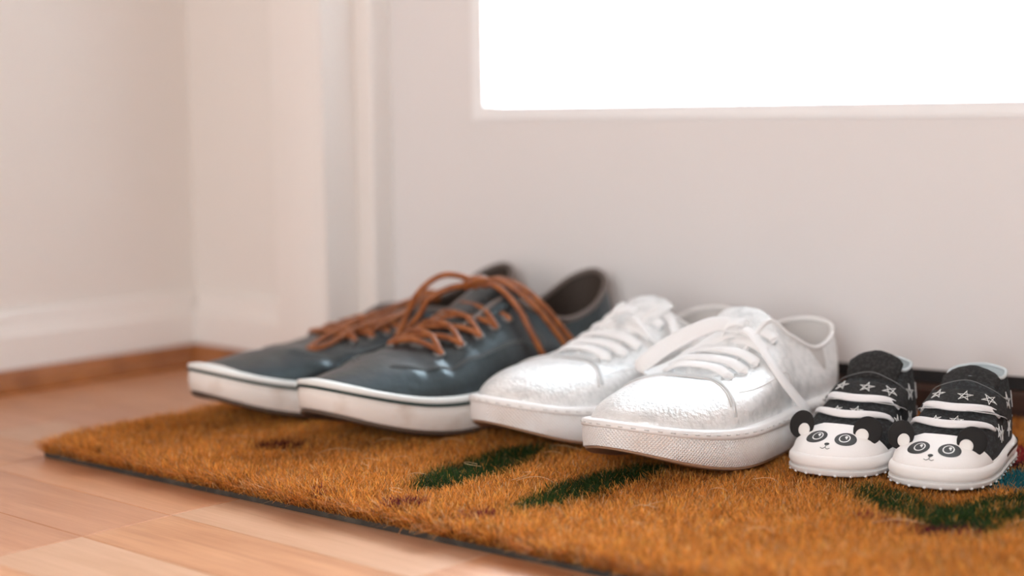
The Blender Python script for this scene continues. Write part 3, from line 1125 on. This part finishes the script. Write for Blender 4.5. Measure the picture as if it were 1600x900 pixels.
    for i in range(5):
        p, n = eye[(i, 1)]
        q, n2 = eye[(i, -1)]
        top = max(p.z, q.z) + .006
        pts = catmull([p - n * .002, p + n * .0018, V((p.x * .5, (p.y + q.y) / 2, top)), V((q.x * .5, (p.y + q.y) / 2 + .001, top)), q + n2 * .0018, q - n2 * .002], 6)
        nr = []
        for k in range(len(pts)):
            t = k / (len(pts) - 1)
            nr.append(n.lerp(n2, t) + V((0, -.35, .5)))
        Geo().ribbon(pts, nr, .0085, .0012).build('lace', M_lace_w, root)
    return root, sh, eye



root_wr, sh_wr, eye_wr = white_shoe((-.6350, .9038, MATZ), math.radians(3.9), 1, 'silvery white sneaker with a big loose bow, standing beside the small panda shoes')
root_wl, sh_wl, eye_wl = white_shoe((-.7400, .9173, MATZ), math.radians(-3.5), -1, 'silvery white sneaker between its twin and the dark grey sneakers')


def flat_bow(root, name, pts, nrm, w):
    P = catmull(pts, 8)
    Nn = catmull(nrm, 8) if len(nrm) == len(pts) else [V(nrm[0])] * len(P)
    return Geo().ribbon(P, Nn, w, .0013).build(name, M_lace_w, root)


flat_bow(root_wr, 'lace_bow', [(.002, .0150, .0790), (-.008, .0048, .0815), (-.018, -.0074, .0770), (-.027, -.0210, .0700), (-.034, -.0345, .0620), (-.0390, -.0410, .0550), (-.0370, -.0370, .0510), (-.0300, -.0215, .0530), (-.020, -.0083, .0600), (-.010, .0015, .0690), (.001, .0120, .0760)],
         [(.3, -.7, .6), (.4, -.72, .55), (.45, -.75, .5), (.45, -.75, .45), (.4, -.85, .3), (-.3, -.9, -.3), (-.3, -.2, -.9), (-.3, .5, -.8), (-.4, .6, -.65), (-.4, .65, -.6), (-.3, .6, -.7)], .0112)
flat_bow(root_wr, 'lace_bow', [(0, .0165, .0785), (.012, .0137, .0760), (.022, .0085, .0700), (.034, .0025, .0605), (.0440, .0010, .0490), (.0500, .0085, .0370), (.0535, .0150, .0290), (.0545, .0180, .0245)],
         [(.2, -.5, .8), (.4, -.5, .75), (.6, -.4, .65), (.75, -.25, .55), (.9, -.15, .35), (.97, -.1, .2), (.97, -.1, .2), (.97, -.1, .2)], .0080)
flat_bow(root_wr, 'lace_knot', [(-.005, .0080, .0745), (-.003, .0085, .0800), (.002, .0130, .0825), (.0055, .0180, .0805), (.006, .0190, .0750)], [(-.8, -.5, .3), (-.4, -.6, .7), (.1, -.6, .8), (.7, -.4, .5), (.9, -.2, .1)], .0085)
flat_bow(root_wl, 'lace_bow', [(0, .0165, .0785), (.010, .0250, .0815), (.022, .0310, .0790), (.033, .0290, .0700), (.0400, .0220, .0590), (.0400, .0120, .0560), (.0330, .0080, .0620), (.022, .0100, .0700), (.010, .0135, .0760), (0, .0150, .0765)],
         [(.1, -.5, .8), (.3, -.4, .85), (.5, -.3, .8), (.8, -.2, .6), (.9, -.4, .1), (.3, -.8, -.6), (-.2, -.4, -.9), (-.3, -.2, -.9), (-.2, .1, -.9), (-.1, .3, -.9)], .0085)
flat_bow(root_wl, 'lace_knot', [(-.005, .0080, .0745), (-.003, .0085, .0800), (.002, .0130, .0825), (.0055, .0180, .0805), (.006, .0190, .0750)], [(-.8, -.5, .3), (-.4, -.6, .7), (.1, -.6, .8), (.7, -.4, .5), (.9, -.2, .1)], .0085)

# ---- baby pair with panda faces ----------------------------------------------
BOUT = [(0, -1.0), (.46, -.955), (.82, -.78), (.98, -.52), (.99, -.22), (.92, .10), (.86, .40), (.82, .64), (.70, .84), (.40, .97), (0, 1.0),
        (-.40, .97), (-.70, .84), (-.80, .64), (-.82, .40), (-.88, .10), (-.97, -.22), (-.97, -.52), (-.82, -.78), (-.46, -.955)]


def star(c, r, rot):
    P = [(c[0] + r * math.cos(rot + k * 2 * math.pi * 2 / 5), c[1] + r * math.sin(rot + k * 2 * math.pi * 2 / 5)) for k in range(5)]
    return P


def baby_shoe(loc, rz, side, label, tz=0.0):
    root = empty('baby_shoe', loc, rz, label, 'shoe', 'baby shoes with panda faces on the toes')
    L, W = .1284, .0615
    hl, hw = L / 2, W / 2
    zb = lambda y: .0012 * max(0, (-y / hl - .5) / .5) ** 2
    zt = lambda y: zb(y) * .5 + .0130 + .0025 * max(0, y / hl)
    rows = [(0, 0, .42, .0545, .010, .0, 0, -.052, -.029),
            (.07, .20, .43, .0545, .010, .05, .010, -.048, -.028),
            (.14, .38, .46, .0545, .011, .05, .014, -.034, -.025),
            (.21, .50, .51, .0540, .014, .0, .010, -.014, -.022),
            (.28, .56, .59, .0535, .016, .0, .006, -.004, -.020),
            (.36, .57, .71, .0550, .016, .0, .005, 0, -.018),
            (.43, .44, .84, .0565, .016, .0, .003, .002, -.016),
            (.5, 0, .92, .0580, .016, .05, 0, .003, -.018)]
    sh = Shoe(L, W, side, BOUT, rows, zb, zt, .0022)
    ug = sh.upper_geo(22, 128)
    ug.build('upper', M_denim, root)
    # soft dotted sole and tall white foxing with a stitched top line
    Geo().loft([sh.ring(-.012, lambda y: zb(y) + .0004), sh.ring(-.0022, zb), sh.ring(.0008, lambda y: zb(y) + .0014), sh.ring(.0012, lambda y: zb(y) + .0036), sh.ring(-.0008, lambda y: zb(y) + .0046)], True, True).build('outsole', M_babysole, root, sharp=60)
    n = 34
    r = resample(sh.ring(.0004, lambda y: zb(y) + .0012), n, True)
    g = Geo()
    for p in r:
        ico = [(0, 0, 1)] + [(math.cos(k * math.pi / 3), math.sin(k * math.pi / 3), 0) for k in range(6)] + [(0, 0, -1)]
        g.add([p + V((a * .0014, b * .0014, c * .0012)) for a, b, c in ico],
              [(0, 1 + k, 1 + (k + 1) % 6) for k in range(6)] + [(7, 1 + (k + 1) % 6, 1 + k) for k in range(6)])
    g.build('sole_studs', M_babysole, root)['kind'] = 'stuff'
    f0 = .0046
    fr = lambda f: (lambda y: zb(y) + f0 + (zt(y) - zb(y) - f0) * f)
    Geo().loft([sh.ring(-.0022, fr(0)), sh.ring(.0002, fr(.06)), sh.ring(.0012, fr(.35)), sh.ring(.0009, fr(.7)), sh.ring(-.0008, fr(.95)), sh.ring(-.0020, fr(1.0)), sh.ring(-.0030, fr(1.0))], True).build('foxing', M_babywhite, root)
    # welt cord at the bottom of the foxing
    Geo().tube(sh.ring(-.0008, fr(-.02)), .0010, 6, True).build('sole_cord', M_dash, root)
    # dark stripe low on the outer heel half
    for a0, a1 in ((.28, .72),):
        rr = [[sh.ring(.0013, fr(k))[i] for i in range(int(a0 * 128), int(a1 * 128))] for k in (.58, .64, .74, .80)]
        g = Geo()
        m_ = len(rr[0])
        g.add([p for q in rr for p in q], [(j * m_ + i, j * m_ + i + 1, (j + 1) * m_ + i + 1, (j + 1) * m_ + i) for j in range(3) for i in range(m_ - 1)])
        g.build('foxing_stripe', M_stripe, root)
    # panda toe cap
    cap_no = V((0, -.56, -.83)).normalized()
    sh.cut(ug, [(V((0, -.45 * hl, .0252)), cap_no)] + [(V((sg * .34 * hw, -.45 * hl, .0252)), V((-.42 * sg, -.52, -.76)).normalized()) for sg in (-1, 1)], .0012, 0, 'toe_cap', M_babywhite, root)
    # stitched seam where cap meets foxing
    g = Geo()
    us = [(-.20 + .40 * k / 44) % 1 for k in range(45)]
    for k in range(0, 44):
        a, b = sh.P(us[k], .055, .0016), sh.P(us[k + 1], .055, .0016)
        g.tube([a.lerp(b, .1), a.lerp(b, .75)], .00028, 5)
    g.build('cap_stitching', M_dash, root)['kind'] = 'stuff'

    # the face, printed flat on the cap: points are (x, height up the cap) seen from the front and above
    fd = V((0, .5, -.866)).normalized()
    fu = V((0, .866, .5))

    def face(a, b, off):
        o = V((a, -.78 * hl, .0200)) + fu * b - fd * .15
        loc, nn, i, d = sh.bvh.ray_cast(o, fd)
        if loc is None:
            return V((a, -.78 * hl, .0200)) + fu * b
        nn = nn if nn.dot(fd) < 0 else -nn
        return loc + nn * (.0012 + off)

    def disc(name, a, b, ra, rb, rot, m, par, off, r0=0.0):
        c, s = math.cos(rot), math.sin(rot)
        rings = []
        R = [r0 + (1 - r0) * k / 4 for k in range(5)]
        for q in R:
            ring = []
            for k in range(28):
                t = 2 * math.pi * k / 28
                x, y = ra * max(q, .02) * math.cos(t), rb * max(q, .02) * math.sin(t)
                ring.append(face(a + x * c - y * s, b + x * s + y * c, off))
            rings.append(ring)
        return Geo().loft(rings, r0 == 0).build(name, m, par)
    for sg in (-1, 1):
        ep = disc('eye_patch', sg * .0092, .0036, .0066, .0066, sg * -.5, M_print, root, .00018)
        ex, ey = sg * .0086, .0040
        disc('eye_ring', ex, ey, .0034, .0042, 0, M_printwhite, ep, .0003)
        disc('pupil', ex, ey, .0027, .0034, 0, M_print, ep, .00042)
        disc('eye_highlight', ex + .0008, ey + .0012, .0009, .0011, 0, M_printwhite, ep, .00056)
        disc('eye_highlight', ex + .0013, ey - .0004, .0005, .0005, 0, M_printwhite, ep, .00056)
    disc('nose', 0, -.0036, .0016, .0013, 0, M_print, root, .0002)
    mo = [face(a, b, .0002) for a, b in ((-.0030, -.0072), (-.0018, -.0079), (-.0008, -.0076), (0, -.0068), (.0008, -.0076), (.0018, -.0079), (.0030, -.0072))]
    g = Geo().tube(catmull(mo, 4), .00018, 5)
    g.tube([face(0, b, .0002) for b in (-.0040, -.0054, -.0068)], .00018, 5)
    g.build('mouth', M_print, root)
    # ears: felt discs with a white inner patch, standing up from the cap's upper edge
    for sg in (-1, 1):
        ctr = V(((-.72, .60)[sg > 0] * hw, -.60 * hl, .0230))
        nrm = V((sg * .22, -.93, .34)).normalized()
        ux = V((1, 0, 0)) - nrm * nrm.x
        ux.normalize()
        uy = nrm.cross(ux)
        uy = uy if uy.z > 0 else -uy
        ctr = ctr + uy * .0040 + ux * sg * .0015
        R = .0090

        def roundel(name, c, r, th, m, par, bulge):
            rings = []
            for q, h in ((.0, -th), (.9, -th), (1.0, -th * .4), (1.0, th * .4), (.9, th), (.5, th + bulge * .7), (0.02, th + bulge)):
                rings.append([c + (ux * math.cos(2 * math.pi * k / 28) + uy * math.sin(2 * math.pi * k / 28)) * r * max(q, .01) + nrm * h for k in range(28)])
            return Geo().loft(rings, True, True).build(name, m, par, sharp=60)
        e = roundel('ear', ctr, R, .0009, M_ear, root, .0006)
        roundel('inner_ear', ctr - uy * .0034 - ux * sg * .0030 + nrm * .0012, .0041, .0006, M_printwhite, e, .0004)
    # tongue and vamp seams under elastic laces
    for k, (yy, sp, bow) in enumerate(((-.36, .84, 0), (-.09, .86, 0))):
        pts, nr = [], []
        for i in range(25):
            f = i / 24 * 2 - 1
            x = f * sp * hw
            y = (yy + .22 * f * f) * hl
            d = sh.drop(x, y, 0)
            if d is None:
                continue
            pts.append(d + V((0, 0, .0012)) + V((0, -.0022, .0016)) * (1 - f * f))
            nr.append(V((f * .5, -.75, .75)))
        wd = [.0055 * (1 - .62 * abs(i / (len(pts) - 1) * 2 - 1) ** 3) for i in range(len(pts))]
        Geo().ribbon(pts, nr, wd, .0022).build('elastic_lace', M_elastic, root)
    # touch-fastening strap over the instep
    pts, nr = [], []
    for i in range(33):
        f = i / 32
        u = -.235 + .47 * f
        q = abs(f * 2 - 1)
        s = .86 - .20 * q * q
        pts.append(sh.P(u % 1, s, .0018))
        nn = sh.N(u % 1, s)
        nr.append(nn if nn.z > -.2 else -nn)
    Geo().ribbon(pts, nr, .0165, .0016).build('strap', M_strap, root)
    for dv in (.10, -.10):
        q2 = [sh.P((-.23 + .46 * i / 32) % 1, max(0, min(.98, .86 - .20 * abs(i / 16 - 1) ** 2 + dv)), .0028) for i in range(33)]
        Geo().tube(q2, .00030, 5).build('strap_stitching', M_dash if dv < 0 else M_stitch_k, root)
    # padded collar binding and lining
    inside(sh, root, M_babylining, M_babylining, .0012, .026, nu=96)
    # tongue tip
    g = Geo()
    rings = []
    for j, (yy, zz, w) in enumerate(((.30, .050, .40), (.40, .0575, .44), (.47, .0620, .44), (.52, .0645, .36), (.54, .0648, .22))):
        sec = []
        for k in range(14):
            a = 2 * math.pi * k / 14
            sec.append(V((math.cos(a) * w * hw * 1.35, yy * hl - math.sin(a) * .0012, zz - tz + math.sin(a) * .0014 - .0035 * math.cos(a) ** 2)))
        rings.append(sec)
    g.loft(rings, True, True).build('tongue', M_strap, root)
    # white star outlines printed on the fabric
    def star_at(fn, r, rot):
        P = star((0, 0), r, rot)
        g = Geo()
        ok = True
        for k in range(5):
            a, b = P[k], P[(k + 1) % 5]
            line = []
            for i in range(6):
                t = -.06 + 1.12 * i / 5
                p = fn(a[0] + (b[0] - a[0]) * t, a[1] + (b[1] - a[1]) * t)
                if p is None:
                    ok = False
                    break
                line.append(p)
            if len(line) > 2:
                g.tube(line, .00024, 4)
        if g.v:
            g.build('star_print', M_printwhite, root)

    def side_fn(u0, s0, off=.0004):
        c, n = sh.P(u0, s0), sh.N(u0, s0)
        if n.dot(c - V((0, c.y * .7, .02))) < 0:
            n = -n
        t = V((0, 0, 1)).cross(n).normalized()
        b = n.cross(t)

        def fn(p, q):
            w = c + t * p + b * q
            loc, nn, k, d = sh.bvh.ray_cast(w + n * .02, -n)
            return (loc if loc is not None else w) + n * off
        return fn
    for u0, s0, r, rot, off in ((.245, .35, .0050, .3, .0004), (.300, .72, .0052, .1, .0004), (.335, .30, .0050, .8, .0004), (.20, .45, .0046, 1.1, .0004), (.40, .62, .0050, .5, .0004), (.43, .3, .0048, .2, .0004),
                                (.755, .35, .0050, .3, .0004), (.70, .72, .0052, .1, .0004), (.665, .30, .0050, .8, .0004), (.80, .42, .0046, .9, .0004), (.60, .6, .0050, .5, .0004), (.57, .3, .0048, .2, .0004),
                                (.5, .5, .0050, .2, .0004), (.02, .86, .0046, .25, .0029), (.90, .84, .0044, .7, .0029), (.12, .82, .0046, .4, .0029)):
        star_at(side_fn(u0, s0, off), r, rot)
    for x, y, r, rot in ((.12, -.235, .0040, .35), (.50, -.27, .0036, .8), (-.30, -.23, .0032, .5)):
        star_at(lambda a, b, x=x, y=y: sh.drop(x * hw + a, y * hl + b, .0004), r, rot)
    return root, sh


root_br, sh_br = baby_shoe((-.4815, .9358, MATZ), math.radians(11), 1, 'baby shoe with panda face on its toe, the one farther from the white sneakers', .0050)
root_bl, sh_bl = baby_shoe((-.5450, .9262, MATZ), math.radians(9.5), -1, 'baby shoe with panda face, standing against the white sneaker')

PRESSED = [(root_gr, sh_gr), (root_gl, sh_gl), (root_wr, sh_wr), (root_wl, sh_wl), (root_br, sh_br), (root_bl, sh_bl)]
build_pile()
